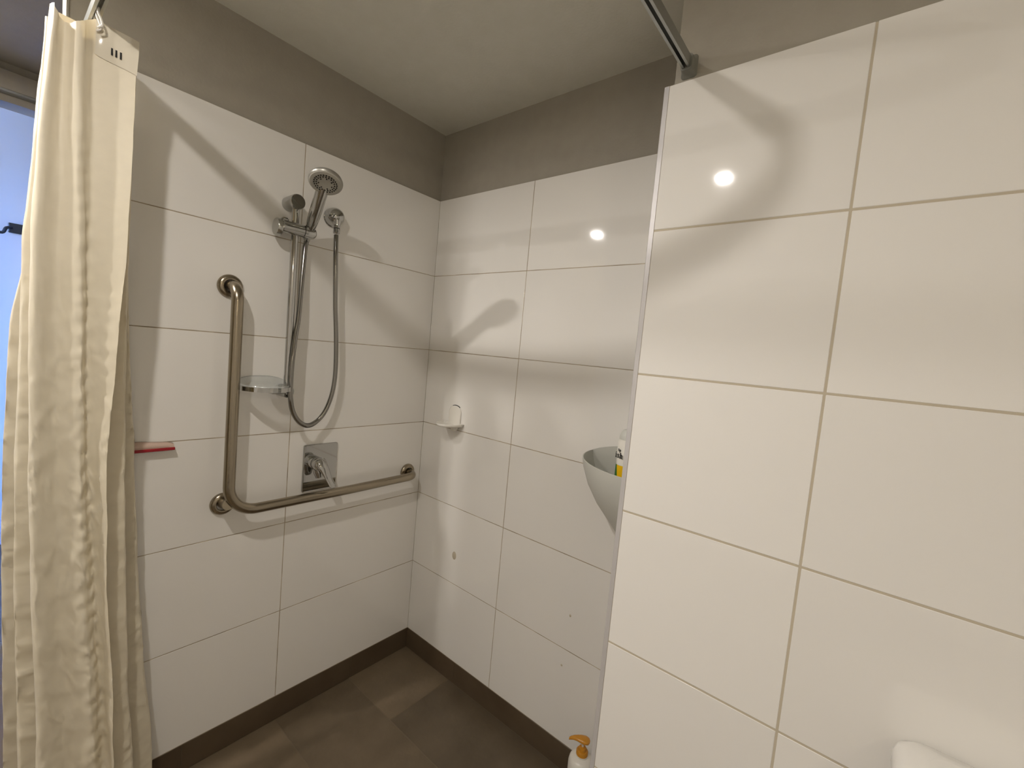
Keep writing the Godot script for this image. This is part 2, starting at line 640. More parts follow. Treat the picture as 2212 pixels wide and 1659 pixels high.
	part_box("tiling", Vector3(-0.085, 0, 0.0), Vector3(-0.075, TOP, LEFT_END - 0.01), M.tile0, wl)
	# door track above the doorway
	var dt := thing("door_1", "grey sliding door track with a bright lip above the daylit doorway", "door", Vector3.ZERO, "", "structure")
	part_box("track", Vector3(X_FAR, 2.262, 0.75), Vector3(X_FAR + 0.028, 2.335, 1.50), M.paint, dt, 0.003)
	part_box("track_lip", Vector3(X_FAR, 2.253, 0.75), Vector3(X_FAR + 0.034, 2.2625, 1.50), M.aluminium, dt, 0.001)
	part_box("jamb", Vector3(X_FAR - 0.1, 0, 0.93), Vector3(X_FAR + 0.012, 2.226, 0.95), M.white_paint, dt, 0.002)
	part_box("jamb", Vector3(X_FAR - 0.1, 0, 1.34), Vector3(X_FAR + 0.012, 2.226, 1.36), M.white_paint, dt, 0.002)
	# the daylit room beyond
	slab("floor_hall", "dark floor of the daylit room beyond the doorway", "floor", Vector3(-3.3, -0.12, -0.6), Vector3(X_FAR - 0.1, 0, 3.2), M.skirt)
	slab("ceiling_hall", "pale ceiling of the daylit room beyond the doorway", "ceiling", Vector3(-3.3, 2.6, -0.6), Vector3(X_FAR - 0.02, 2.7, 3.2), M.hall_paint)
	slab("wall_hall", "pale wall with robe hook seen through the doorway", "wall", Vector3(-2.5, 0, -0.6), Vector3(-2.4, 2.6, 3.2), M.hall_paint)
	slab("wall_hall_back", "pale end wall of the daylit room", "wall", Vector3(-2.45, 0, -0.6), Vector3(X_FAR - 0.05, 2.6, -0.5), M.hall_paint)
	var wh := slab("wall_hall_front", "pale wall around the window of the daylit room", "wall", Vector3(-2.45, 0, 3.1), Vector3(X_FAR - 0.05, 0.5, 3.2), M.hall_paint)
	part_box("header", Vector3(-2.45, 2.4, 3.1), Vector3(X_FAR - 0.05, 2.6, 3.2), M.hall_paint, wh)
	part_box("gap_above_door", Vector3(X_FAR - 0.1, CEIL, -0.6), Vector3(X_FAR - 0.001, 2.6, 3.2), M.hall_paint, wh)
	part_box("end_panel", Vector3(X_FAR - 0.1, 0, -0.6), Vector3(X_FAR - 0.001, 2.6, -0.1), M.hall_paint, wh)
	var wi := thing("window_1", "white framed window of the daylit room", "window", Vector3.ZERO, "", "structure")
	for f in [[-2.4, -2.36, 0.5, 2.4], [X_FAR - 0.14, X_FAR - 0.1, 0.5, 2.4], [-2.4, X_FAR - 0.1, 0.5, 0.54], [-2.4, X_FAR - 0.1, 2.36, 2.4]]:
		part_box("frame", Vector3(f[0], f[2], 3.12), Vector3(f[1], f[3], 3.17), M.white_paint, wi, 0.003)
	part_box("pane", Vector3(-2.37, 0.53, 3.142), Vector3(X_FAR - 0.13, 2.37, 3.147), M.window_glass, wi)


# ---------------------------------------------------------------- curtain rail and curtain
func curtain_rail() -> void:
	var t := thing("curtain_rail", "bent aluminium curtain rail from the short right wall round to the left wall", "curtain rail")
	var y := 2.115
	var path := bent_path([Vector3(1.181, y, NIB_Z - 0.006), Vector3(1.181, y, 1.148), Vector3(0.003, y, 1.148)], 0.33, 28)
	var st := begin()
	# C-shaped section with a slot underneath
	sweep(st, path, [Vector2(-0.009, -0.013), Vector2(-0.0035, -0.013), Vector2(-0.0035, -0.0105), Vector2(-0.0065, -0.0105), Vector2(-0.0065, 0.0105), Vector2(0.0065, 0.0105), Vector2(0.0065, -0.0105), Vector2(0.0035, -0.0105), Vector2(0.0035, -0.013), Vector2(0.009, -0.013), Vector2(0.009, 0.010), Vector2(0.006, 0.013), Vector2(-0.006, 0.013), Vector2(-0.009, 0.010)])
	obj("track", st, M.aluminium, t)
	for e in [[Vector3(1.181, y, NIB_Z - 0.011), Vector3.BACK], [Vector3(-0.009, y, 1.148), Vector3.RIGHT]]:
		st = begin()
		var n: Vector3 = e[1]
		var side := Vector3.UP.cross(n)
		var rings := []
		for d in [[0.0, 0.034, 0.048], [0.004, 0.034, 0.048], [0.006, 0.027, 0.036], [0.024, 0.025, 0.034]]:
			var ring := []
			for q in rounded_rect(d[1], d[2], 0.007):
				ring.append(e[0] + side * q.x + Vector3.UP * (q.y - 0.0005) + n * d[0])
			rings.append(ring)
		loft(st, rings, true, 3)
		obj("wall_bracket", st, M.grey_plastic, t)


const CY := [2.1, 1.8, 1.6, 1.4, 1.1, 0.8, 0.5, 0.2, 0.0]
# folds of the curtain in the order the cloth runs: distance from the left wall, then z at the heights CY
const FOLDS := [
	[0.200, [1.082, 1.086, 1.090, 1.101, 1.116, 1.109, 1.093, 1.084, 1.084]],
	[0.169, [1.149, 1.149, 1.148, 1.150, 1.143, 1.127, 1.110, 1.095, 1.095]],
	[0.187, [1.175, 1.174, 1.168, 1.163, 1.161, 1.150, 1.132, 1.121, 1.121]],
	[0.168, [1.195, 1.200, 1.201, 1.199, 1.198, 1.189, 1.176, 1.169, 1.169]],
	[0.182, [1.212, 1.229, 1.236, 1.236, 1.234, 1.228, 1.217, 1.213, 1.213]],
	[0.150, [1.210, 1.226, 1.233, 1.233, 1.231, 1.225, 1.214, 1.210, 1.210]],
	[0.135, [1.076, 1.079, 1.080, 1.081, 1.077, 1.069, 1.058, 1.040, 1.040]],
	[0.118, [1.073, 1.076, 1.077, 1.078, 1.074, 1.066, 1.055, 1.037, 1.037]],
	[0.105, [1.215, 1.232, 1.245, 1.248, 1.253, 1.252, 1.245, 1.239, 1.239]],
	[0.085, [1.213, 1.230, 1.243, 1.246, 1.251, 1.250, 1.243, 1.237, 1.237]],
	[0.065, [1.066, 1.070, 1.069, 1.064, 1.046, 1.033, 1.013, 0.985, 0.979]],
	[0.050, [1.063, 1.067, 1.066, 1.061, 1.043, 1.030, 1.010, 0.981, 0.975]],
	[0.042, [1.214, 1.224, 1.238, 1.263, 1.272, 1.272, 1.268, 1.265, 1.265]],
	[0.030, [1.210, 1.220, 1.234, 1.259, 1.268, 1.268, 1.264, 1.261, 1.261]],
	[0.024, [1.150, 1.150, 1.150, 1.150, 1.150, 1.150, 1.150, 1.150, 1.150]],
]


func fold_point(f: int, y: float) -> Vector3:
	var zs: Array = FOLDS[f][1]
	var z: float = zs[zs.size() - 1]
	for i in CY.size() - 1:
		if y >= CY[i + 1]:
			var u: float = clampf((CY[i] - y) / (CY[i] - CY[i + 1]), 0.0, 1.0)
			u = u * u * (3.0 - 2.0 * u) * 0.5 + u * 0.5
			z = lerpf(zs[i], zs[i + 1], u)
			break
	return Vector3(FOLDS[f][0], y, z)


var wrinkle: FastNoiseLite
var fine: FastNoiseLite


func cloth_point(u: float, y: float) -> Vector3:
	# u runs along the cloth, one unit a fold
	var n := FOLDS.size()
	var i := clampi(int(u), 0, n - 2)
	var t := u - i
	var p0 := fold_point(maxi(i - 1, 0), y)
	var p1 := fold_point(i, y)
	var p2 := fold_point(i + 1, y)
	var p3 := fold_point(mini(i + 2, n - 1), y)
	# tightened Catmull-Rom, so that long panels stay nearly flat
	var lim := minf(0.03, p1.distance_to(p2))
	var m1 := (p2 - p0).normalized() * lim
	var m2 := (p3 - p1).normalized() * lim
	var t2 := t * t
	var t3 := t2 * t
	var p := p1 * (2 * t3 - 3 * t2 + 1) + m1 * (t3 - 2 * t2 + t) + p2 * (-2 * t3 + 3 * t2) + m2 * (t3 - t2)
	# wrinkles: slanting creases that grow where the cloth has been crumpled, gathers along the step in the front panel
	var low := smoothstep(1.75, 1.15, y)
	var a := wrinkle.get_noise_3d(p.z * 13.0, y * 25.0 + p.z * 12.0, u * 1.3)
	var crease := 1.0 - absf(a) * 3.2
	var d := maxf(0.0, crease) * maxf(0.0, crease) * 0.0062 * low * (0.4 + 0.6 * smoothstep(-0.1, 0.35, fine.get_noise_3d(y * 6.0, u * 2.0, 7.0)))
	d += 0.0035 * low * wrinkle.get_noise_3d(p.z * 24.0, y * 17.0 - p.z * 9.0, u * 1.3 + 20.0)
	d += fine.get_noise_3d(p.z * 30.0, y * 8.0, u) * 0.0022
	var band := clampf(1.0 - absf(u - 1.5) * 1.15, 0.0, 1.0)
	var ripple := sin(y * 150.0 + 3.0 * fine.get_noise_2d(y * 14.0, 3.0) + (u - 1.5) * 2.0)
	d += band * smoothstep(2.0, 1.7, y) * (0.5 + 0.5 * low) * 0.0036 * ripple
	p.x += d - 0.001
	p.z += 0.6 * fine.get_noise_2d(y * 9.0, u * 3.0 + 40.0) * 0.004
	p.x = maxf(p.x, 0.012)
	return p


func top_edge(u: float) -> float:
	# height of the curtain's upper hem along the cloth
	if u < 1.0:
		return lerpf(2.068, 2.092, u)
	if u < 2.0:
		return lerpf(2.092, 2.066, u - 1.0)
	if u < 4.0:
		return 2.066 - 0.012 * sin(PI * (u - 2.0) / 2.0) + 0.004 * (u - 2.0)
	return 2.080


func shower_curtain() -> void:
	wrinkle = FastNoiseLite.new()
	wrinkle.seed = 4
	wrinkle.frequency = 0.55
	wrinkle.fractal_octaves = 2
	fine = FastNoiseLite.new()
	fine.seed = 9
	fine.frequency = 0.5
	fine.fractal_octaves = 3
	var t := thing("shower_curtain", "cream shower curtain gathered in deep folds on the rail at left", "curtain", Vector3(0, 0, 0))
	var rows := 240
	var cols := 168
	var us := []
	for i in cols + 1:
		us.append((FOLDS.size() - 1) * float(i) / cols)
	var cloth := func(i: int, j: int) -> Vector3:
		var y := lerpf(top_edge(us[i]), 0.05, float(j) / rows)
		return cloth_point(us[i], y)
	var grid := []
	for j in rows + 1:
		var r := PackedVector3Array()
		for i in cols + 1:
			r.append(cloth.call(i, j))
		grid.append(r)
	var st := begin()
	st.set_smooth_group(0)
	for j in rows:
		for i in cols:
			quad(st, grid[j + 1][i], grid[j][i], grid[j][i + 1], grid[j + 1][i + 1])
	obj("cloth", st, M.cloth, t)
	# clear plastic heading on the leading edge, with a small printed tag
	st = begin()
	st.set_smooth_group(0)
	var hd := func(u: float, v: float) -> Vector3:
		return cloth_point(u, top_edge(u) + 0.002 - v * 0.075) + Vector3(0.0022 + 0.004 * sin(PI * v), 0, -0.001)
	for a in 24:
		for b in 10:
			var u0 := 1.0 * a / 24
			var u1 := 1.0 * (a + 1) / 24
			quad(st, hd.call(u0, (b + 1) / 10.0), hd.call(u0, b / 10.0), hd.call(u1, b / 10.0), hd.call(u1, (b + 1) / 10.0))
	var head := obj("heading", st, M.vinyl, t)
	tag(head, "glossy plastic heading strip")
	st = begin()
	for v in 3:
		var u := 0.43 + 0.090 * v
		var p: Vector3 = hd.call(u, 0.70)
		box(st, p + Vector3(0.0005, -0.0075, -0.0016), p + Vector3(0.0016, 0.0075, 0.0016))
	var mk := obj("printed_tag", st, M.dark, t)
	tag(mk, "three dark printed strokes")
	# hooks that carry the cloth from the track
	for x in [0.045, 0.07, 0.095, 0.12, 0.15, 0.178, 0.196]:
		var z := 1.148
		st = begin()
		var path := smooth_path([Vector3(x, 2.106, z), Vector3(x, 2.094, z), Vector3(x + 0.003, 2.083, z - 0.004), Vector3(x + 0.004, 2.07, z - 0.006), Vector3(x, 2.064, z)], 0.003)
		tube(st, path, 0.0024, 8)
		obj("hook", st, M.white_plastic, t)


# ---------------------------------------------------------------- grab bar
func grab_bar() -> void:
	var t := thing("grab_bar", "L-shaped brushed steel grab bar on the left shower wall", "grab bar", Vector3(0.0005, 0, 0))
	var d := 0.068
	var zv := 0.811
	var yh := 0.862
	var r := 0.0168
	var st := begin()
	var path := PackedVector3Array()
	var a := bent_path([Vector3(0.004, 1.571, zv), Vector3(d, 1.571, zv), Vector3(d, 1.2, zv)], 0.048, 12)
	var b := bent_path([Vector3(d, 1.2, zv), Vector3(d, yh, zv), Vector3(d, yh, 0.4)], 0.085, 16)
	var c := bent_path([Vector3(d, yh, 0.4), Vector3(d, yh + 0.004, 0.073), Vector3(0.004, yh + 0.004, 0.073)], 0.048, 12)
	a.remove_at(a.size() - 1)
	b.remove_at(b.size() - 1)
	path.append_array(a)
	path.append_array(b)
	path.append_array(c)
	tube(st, path, r, 28)
	obj("tube", st, M.steel, t)
	st = begin()
	tube(st, PackedVector3Array([Vector3(0.004, 0.878, zv - 0.004), Vector3(d, 0.890, zv)]), r * 0.95, 24)
	obj("stub", st, M.steel, t)
	for p in [Vector3(0, 1.571, 0.812), Vector3(0, 0.874, 0.806), Vector3(0, 0.867, 0.073)]:
		st = begin()
		lathe(st, p, Vector3.RIGHT, [Vector2(0.036, 0.0), Vector2(0.0363, 0.003), Vector2(0.0345, 0.008), Vector2(0.030, 0.0125), Vector2(0.0235, 0.0145), Vector2(0.0205, 0.0140), Vector2(0.0192, 0.0125), Vector2(0.0192, 0.004)], 40)
		obj("rose", st, M.steel, t)


# ---------------------------------------------------------------- slide rail and hand shower
const BAR := Vector2(0.050, 0.647)

func slide_rail() -> void:
	var t := thing("slide_rail", "chrome vertical slide rail holding the hand shower on the left wall", "shower rail", Vector3(0.0005, 0, 0))
	var st := begin()
	tube(st, PackedVector3Array([Vector3(BAR.x, 1.236, BAR.y - 0.003), Vector3(BAR.x, 1.875, BAR.y)]), 0.0112, 24)
	obj("rail_bar", st, M.chrome, t)
	st = begin()
	lathe(st, Vector3(0, 1.872, 0.6475), Vector3.RIGHT, [Vector2(0.0245, 0.0), Vector2(0.0245, 0.064), Vector2(0.0225, 0.067), Vector2(0.0, 0.067)], 36)
	obj("top_mount", st, M.chrome, t)
	st = begin()
	lathe(st, Vector3(0, 1.245, 0.6435), Vector3.RIGHT, [Vector2(0.0215, 0.0), Vector2(0.0215, 0.056), Vector2(0.020, 0.059), Vector2(0.0, 0.059)], 36)
	obj("bottom_mount", st, M.chrome, t)
	# slider: a barrel across the rail with a clamp knob at one end and the holder at the other
	var y := 1.784
	st = begin()
	lathe(st, Vector3(0.058, y, 0.692), Vector3.FORWARD, [Vector2(0.0, 0.0), Vector2(0.0185, 0.0), Vector2(0.020, 0.002), Vector2(0.020, 0.068)], 32)
	box(st, Vector3(0.030, y + 0.006, 0.668), Vector3(0.056, y + 0.030, 0.690), 0.004)
	var br := obj("slider", st, M.chrome, t)
	st = begin()
	lathe(st, Vector3(0.058, y, 0.624), Vector3.FORWARD, [Vector2(0.0188, 0.0), Vector2(0.0188, 0.0022)], 32)
	obj("seam", st, M.dark, br)
	st = begin()
	lathe(st, Vector3(0.058, y, 0.6218), Vector3.FORWARD, [Vector2(0.020, 0.0), Vector2(0.020, 0.026), Vector2(0.018, 0.034), Vector2(0.013, 0.039), Vector2(0.0, 0.041)], 32)
	obj("holder", st, M.chrome, br)
	st = begin()
	lathe(st, Vector3(0.046, y - 0.004, 0.690), Vector3.BACK, [Vector2(0.0, 0.0), Vector2(0.026, 0.0), Vector2(0.028, 0.002), Vector2(0.028, 0.013), Vector2(0.026, 0.016), Vector2(0.0, 0.017)], 36)
	var kn := obj("clamp_knob", st, M.chrome_soft, br)
	tag(kn, "satin grey clamp knob")


const HANDLE_FROM := Vector3(0.037, 1.775, 0.5970)
const HEAD := Vector3(0.220, 1.9165, 0.637)      # middle of the face


func hand_shower() -> void:
	var t := thing("hand_shower", "round hand shower with perforated grey face and chrome handle", "shower head")
	var n := Vector3(0.40, -0.88, 0.25).normalized()
	var back := HEAD - n * 0.010
	var dir := (back - HANDLE_FROM).normalized()
	var long := back.distance_to(HANDLE_FROM)
	var st := begin()
	lathe(st, HANDLE_FROM, dir, [Vector2(0.0, 0.0), Vector2(0.0115, 0.0), Vector2(0.0125, 0.004), Vector2(0.0150, 0.03), Vector2(0.0178, 0.07), Vector2(0.0185, 0.11), Vector2(0.0185, long - 0.030), Vector2(0.0165, long - 0.014), Vector2(0.010, long - 0.003), Vector2(0.0, long)], 32)
	obj("handle", st, M.chrome, t)
	st = begin()
	# back shell, rim
	lathe(st, HEAD, n, [Vector2(0.0, -0.020), Vector2(0.022, -0.019), Vector2(0.038, -0.012), Vector2(0.0475, -0.002), Vector2(0.050, 0.004), Vector2(0.0495, 0.008), Vector2(0.047, 0.0115)], 48)
	obj("head", st, M.satin, t)
	st = begin()
	lathe(st, HEAD, n, [Vector2(0.047, 0.0112), Vector2(0.0445, 0.0135), Vector2(0.036, 0.0145), Vector2(0.0345, 0.0135), Vector2(0.0, 0.0138)], 48)
	var fp := obj("face_plate", st, M.face, t)
	st = begin()
	var b := frame_for(n)
	for ring in [[0.0322, 26, 0.0], [0.0258, 20, 0.1], [0.0195, 14, 0.0]]:
		for k in ring[1]:
			if ring[0] < 0.022 and k % 2 == 1:
				continue
			var a: float = TAU * k / ring[1] + ring[2]
			var p: Vector3 = HEAD + b * Vector3(cos(a) * ring[0], 0.0132, sin(a) * ring[0])
			lathe(st, p, n, [Vector2(0.0023, 0.0), Vector2(0.0020, 0.0018), Vector2(0.0, 0.0019)], 7)
	var nz := obj("nozzles", st, M.dark, fp)
	tag(nz, "", "", "", "stuff")
	st = begin()
	lathe(st, HANDLE_FROM + dir * 0.004, -dir, [Vector2(0.0, 0.0), Vector2(0.0115, 0.0), Vector2(0.0115, 0.016), Vector2(0.009, 0.020), Vector2(0.0, 0.020)], 8)
	obj("hose_nut", st, M.chrome, t)


func wall_outlet() -> void:
	var t := thing("wall_outlet", "chrome dome elbow on the left wall where the shower hose starts", "pipe outlet", Vector3(0.0005, 0, 0))
	var c := Vector3(0, 1.871, 0.4945)
	var st := begin()
	lathe(st, c, Vector3.RIGHT, [Vector2(0.0335, 0.0), Vector2(0.0335, 0.003), Vector2(0.032, 0.005), Vector2(0.0, 0.006)], 40)
	obj("flange", st, M.chrome, t)
	st = begin()
	lathe(st, c + Vector3(0.003, 0.002, 0), Vector3.RIGHT, [Vector2(0.0325, 0.0), Vector2(0.0325, 0.012), Vector2(0.0305, 0.025), Vector2(0.0255, 0.036), Vector2(0.0170, 0.0445), Vector2(0.008, 0.048), Vector2(0.0, 0.0485)], 36)
	var path := smooth_path([c + Vector3(0.018, 0.012, 0), c + Vector3(0.031, -0.004, 0.0005), c + Vector3(0.036, -0.022, 0.001), c + Vector3(0.038, -0.042, 0.002)], 0.004)
	var rad := []
	for i in path.size():
		rad.append(lerpf(0.024, 0.0105, smoothstep(0.0, 1.0, float(i) / (path.size() - 1))))
	tube(st, path, rad, 24)
	obj("dome", st, M.chrome, t)
	st = begin()
	lathe(st, c + Vector3(0.038, -0.040, 0.002), Vector3.DOWN, [Vector2(0.0108, 0.0), Vector2(0.0108, 0.003)], 24)
	obj("seal_ring", st, M.dark, t)
	st = begin()
	lathe(st, c + Vector3(0.038, -0.043, 0.002), Vector3.DOWN, [Vector2(0.0, 0.0), Vector2(0.0115, 0.0), Vector2(0.0118, 0.014), Vector2(0.0095, 0.017), Vector2(0.0, 0.018)], 8)
	obj("hose_nut", st, M.chrome, t)


func shower_hose() -> void:
	var pts := [Vector3(0.0225, 1.7610, 0.5935), Vector3(0.0235, 1.738, 0.5975)]
	for q in [[1.649, 0.613], [1.482, 0.620], [1.441, 0.625], [1.344, 0.632], [1.263, 0.633], [1.214, 0.630], [1.174, 0.620], [1.139, 0.598], [1.123, 0.570], [1.132, 0.537], [1.165, 0.507], [1.220, 0.485], [1.280, 0.475], [1.350, 0.474], [1.454, 0.480], [1.550, 0.489], [1.724, 0.4995]]:
		var first: bool = q[1] > 0.555
		var x := 0.050
		if first:
			x = remap(clampf(q[0], 1.344, 1.738), 1.738, 1.344, 0.0235, 0.073)
			if q[0] < 1.2: x = 0.066
		pts.append(Vector3(x, q[0] + 0.15 * (x - 0.05), q[1] + 0.42 * (x - 0.05)))
	pts.append(Vector3(0.0386, 1.8065, 0.4968))
	var base := smooth_path(pts, 0.0021)
	var rad := PackedFloat32Array()
	for i in base.size():
		rad.append(0.0086 if i % 2 == 0 else 0.0073)
	var st := begin()
	tube(st, base, rad, 14)
	var o := obj("shower_hose", st, M.hose)
	tag(o, "ribbed chrome shower hose hanging in a long loop from the hand shower", "shower hose")


func soap_tray() -> void:
	var t := thing("soap_tray", "clear soap tray with chrome rim at the foot of the slide rail", "soap tray")
	var cz := 0.712
	var cx := 0.012
	var top := []
	var out := func(s: float, y: float) -> Array:
		var ring := []
		for k in 40:
			var a := TAU * k / 40
			var w := 0.5 + 0.5 * sin(a)             # 1 at the front
			var p := Vector3(cx + (0.108 if sin(a) > 0 else 0.004) * s * sin(a), y, cz + 0.078 * s * signf(cos(a)) * pow(absf(cos(a)), 0.8))
			p.y += (1.0 - w) * (1.0 - w) * 0.026 * s
			ring.append(p)
		return ring
	var st := begin()
	loft(st, [out.call(0.80, 1.250), out.call(0.97, 1.2555), out.call(1.0, 1.268), out.call(0.965, 1.268), out.call(0.93, 1.2585), out.call(0.76, 1.2545)], true, 5)
	obj("tray", st, M.clear, t)
	# chrome band round the front, running back to the lower mount
	st = begin()
	var rim := PackedVector3Array()
	for k in 31:
		var a := lerpf(0.16, PI - 0.04, k / 30.0)
		rim.append(Vector3(cx + 0.111 * sin(a), 1.2575, cz + 0.081 * signf(cos(a)) * pow(absf(cos(a)), 0.8)))
	sweep(st, rim, [Vector2(-0.002, -0.007), Vector2(0.002, -0.007), Vector2(0.002, 0.007), Vector2(-0.002, 0.007)])
	obj("rim", st, M.chrome, t)
	st = begin()
	box(st, Vector3(0.030, 1.2385, 0.650), Vector3(0.070, 1.2515, 0.700), 0.003)
	obj("arm", st, M.chrome, t)


# ---------------------------------------------------------------- mixer
func mixer_tap() -> void:
	var t := thing("mixer_tap", "chrome lever mixer on a square plate beneath the shower hose", "shower mixer", Vector3(0.0005, 0, 0))
	var c := Vector3(0, 0.950, 0.4865)
	var st := begin()
	var rings := []
	for d in [[0.0, 0.130, 0.178], [0.007, 0.130, 0.178], [0.009, 0.126, 0.174]]:
		var ring := []
		for q in rounded_rect(d[1], d[2], 0.006):
			ring.append(c + Vector3(d[0], q.y, -q.x))
		rings.append(ring)
	loft(st, rings, true, 20)
	obj("plate", st, M.chrome, t)
	var h := Vector3(0.008, 0.975, 0.516)
	st = begin()
	lathe(st, h, Vector3.RIGHT, [Vector2(0.0245, 0.0), Vector2(0.0245, 0.026), Vector2(0.0235, 0.0275), Vector2(0.0, 0.0275)], 36)
	obj("body", st, M.chrome, t)
	st = begin()
	lathe(st, h + Vector3(0.0275, 0, 0), Vector3.RIGHT, [Vector2(0.0225, 0.0), Vector2(0.0225, 0.003)], 36)
	obj("seam", st, M.dark, t)
	# lever: a domed hub that runs out into a blade curving down towards the corner
	st = begin()
	lathe(st, h + Vector3(0.0305, 0, 0), Vector3.RIGHT, [Vector2(0.0, 0.0), Vector2(0.0235, 0.0), Vector2(0.0248, 0.002), Vector2(0.0245, 0.020), Vector2(0.0215, 0.030), Vector2(0.0140, 0.037), Vector2(0.0, 0.0395)], 36)
	var path := smooth_path([h + Vector3(0.046, 0.010, 0.000), h + Vector3(0.062, 0.000, -0.004), h + Vector3(0.073, -0.020, -0.011), h + Vector3(0.082, -0.045, -0.020), h + Vector3(0.092, -0.068, -0.029), h + Vector3(0.098, -0.078, -0.033)], 0.004)
	var fr := frames(path, Vector3.BACK)
	var lv := []
	for i in path.size():
		var s := float(i) / (path.size() - 1)
		var w := lerpf(0.023, 0.0135, smoothstep(0.0, 0.8, s)) * (1.0 if s < 0.93 else 0.8)
		var th := lerpf(0.016, 0.0042, smoothstep(0.0, 0.7, s)) * (1.0 if s < 0.93 else 0.7)
		var ring := []
		for k in 20:
			var a := TAU * k / 20
			ring.append(path[i] + fr[i][0] * cos(a) * w + fr[i][1] * sin(a) * th)
		lv.append(ring)
	loft(st, lv, true, 8)
	obj("lever", st, M.chrome, t)
	st = begin()
	lathe(st, h + Vector3(0.034, -0.012, 0.001), Vector3(0.20, -1.0, -0.16), [Vector2(0.0, 0.0), Vector2(0.0165, 0.0), Vector2(0.0165, 0.020), Vector2(0.0130, 0.033), Vector2(0.0115, 0.040), Vector2(0.0, 0.042)], 24)
	obj("diverter", st, M.chrome, t)


func squeegee() -> void:
	var t := thing("squeegee", "squeegee with a red rubber blade hanging on the left wall by the curtain", "squeegee", Vector3(0.0005, 0, 0))
	var st := begin()
	var rings := []
	for s in 9:
		var z := lerpf(0.9425, 1.062, s / 8.0)
		var hgt := lerpf(0.013, 0.024, s / 8.0) - (0.003 if s == 0 else 0.0)
		rings.append([Vector3(0.018, 1.0765, z), Vector3(0.0205, 1.0765, z), Vector3(0.013, 1.0765 + hgt, z), Vector3(0.002, 1.0765 + hgt + 0.002, z), Vector3(0.002, 1.0765 + hgt - 0.002, z), Vector3(0.010, 1.0765 + hgt - 0.004, z)])
	loft(st, rings, true, 30)
	var b := obj("blade_holder", st, mat(Color(0.80, 0.70, 0.64), 0.35), t)
	tag(b, "pale pinkish plastic holder")
	st = begin()
	box(st, Vector3(0.0155, 1.0705, 0.941), Vector3(0.0215, 1.0790, 1.064), 0.0012)
	var r := obj("rubber_blade", st, M.red_rubber, t)
	tag(r, "red rubber blade")
	st = begin()
	tube(st, smooth_path([Vector3(0.012, 1.090, 1.05), Vector3(0.014, 1.12, 1.06), Vector3(0.012, 1.20, 1.062)], 0.01), 0.006, 12)
	obj("handle", st, M.white_plastic, t)


# ---------------------------------------------------------------- things on the back wall and the floor
func suction_dish() -> void:
	var t := thing("soap_dish", "small white soap dish with a rounded tab stuck to the back wall", "soap dish", Vector3(0, 0, 0.0005))
	var cx := 0.209
	var y := 1.122
	var st := begin()
	# shallow dish: a half-ellipse standing out from the wall
	var rim := func(s: float, yy: float, back: float) -> Array:
		var ring := []
		for k in 36:
			var a := TAU * k / 36
			ring.append(Vector3(cx + 0.058 * s * cos(a), yy, back + (0.090 * s * sin(a) if sin(a) > 0 else 0.0)))
		return ring
	loft(st, [rim.call(0.80, y - 0.013, 0.003), rim.call(0.95, y - 0.010, 0.003), rim.call(1.0, y + 0.002, 0.003), rim.call(0.975, y + 0.002, 0.004), rim.call(0.88, y - 0.0065, 0.005), rim.call(0.65, y - 0.008, 0.005)], true, 2)
	obj("dish", st, M.white_plastic, t)
	st = begin()
	# hanging tab with a rounded head
	var front := []
	for k in 15:
		var a := PI * k / 14
		front.append(Vector2(0.208 + 0.037 * cos(a), 1.168 + 0.029 * sin(a)))
	front.append(Vector2(0.1715, y - 0.006))
	front.append(Vector2(0.2445, y - 0.006))
	var rings := []
	for d in [[0.0005, 1.0], [0.0035, 1.0], [0.0050, 0.94]]:
		var ring := []
		for q in front:
			ring.append(Vector3(0.208 + (q.x - 0.208) * d[1], 1.15 + (q.y - 1.15) * d[1], d[0]))
		rings.append(ring)
	loft(st, rings, true, 4)
	obj("tab", st, M.white_plastic, t)
	st = begin()
	lathe(st, Vector3(0.226, y - 0.010, 0.018), Vector3.DOWN, [Vector2(0.018, 0.0), Vector2(0.016, 0.010), Vector2(0.010, 0.020), Vector2(0.0, 0.023)], 20)
	obj("drain_boss", st, M.white_plastic, t)
	st = begin()
	var slot := PackedVector3Array()
	for k in 9:
		var a := lerpf(0.9, 2.1, k / 8.0)
		slot.append(Vector3(0.210 + 0.038 * cos(a), 1.1685 + 0.030 * sin(a), 0.002))
	tube(st, slot, 0.0016, 8)
	obj("suction_edge", st, M.dark, t)


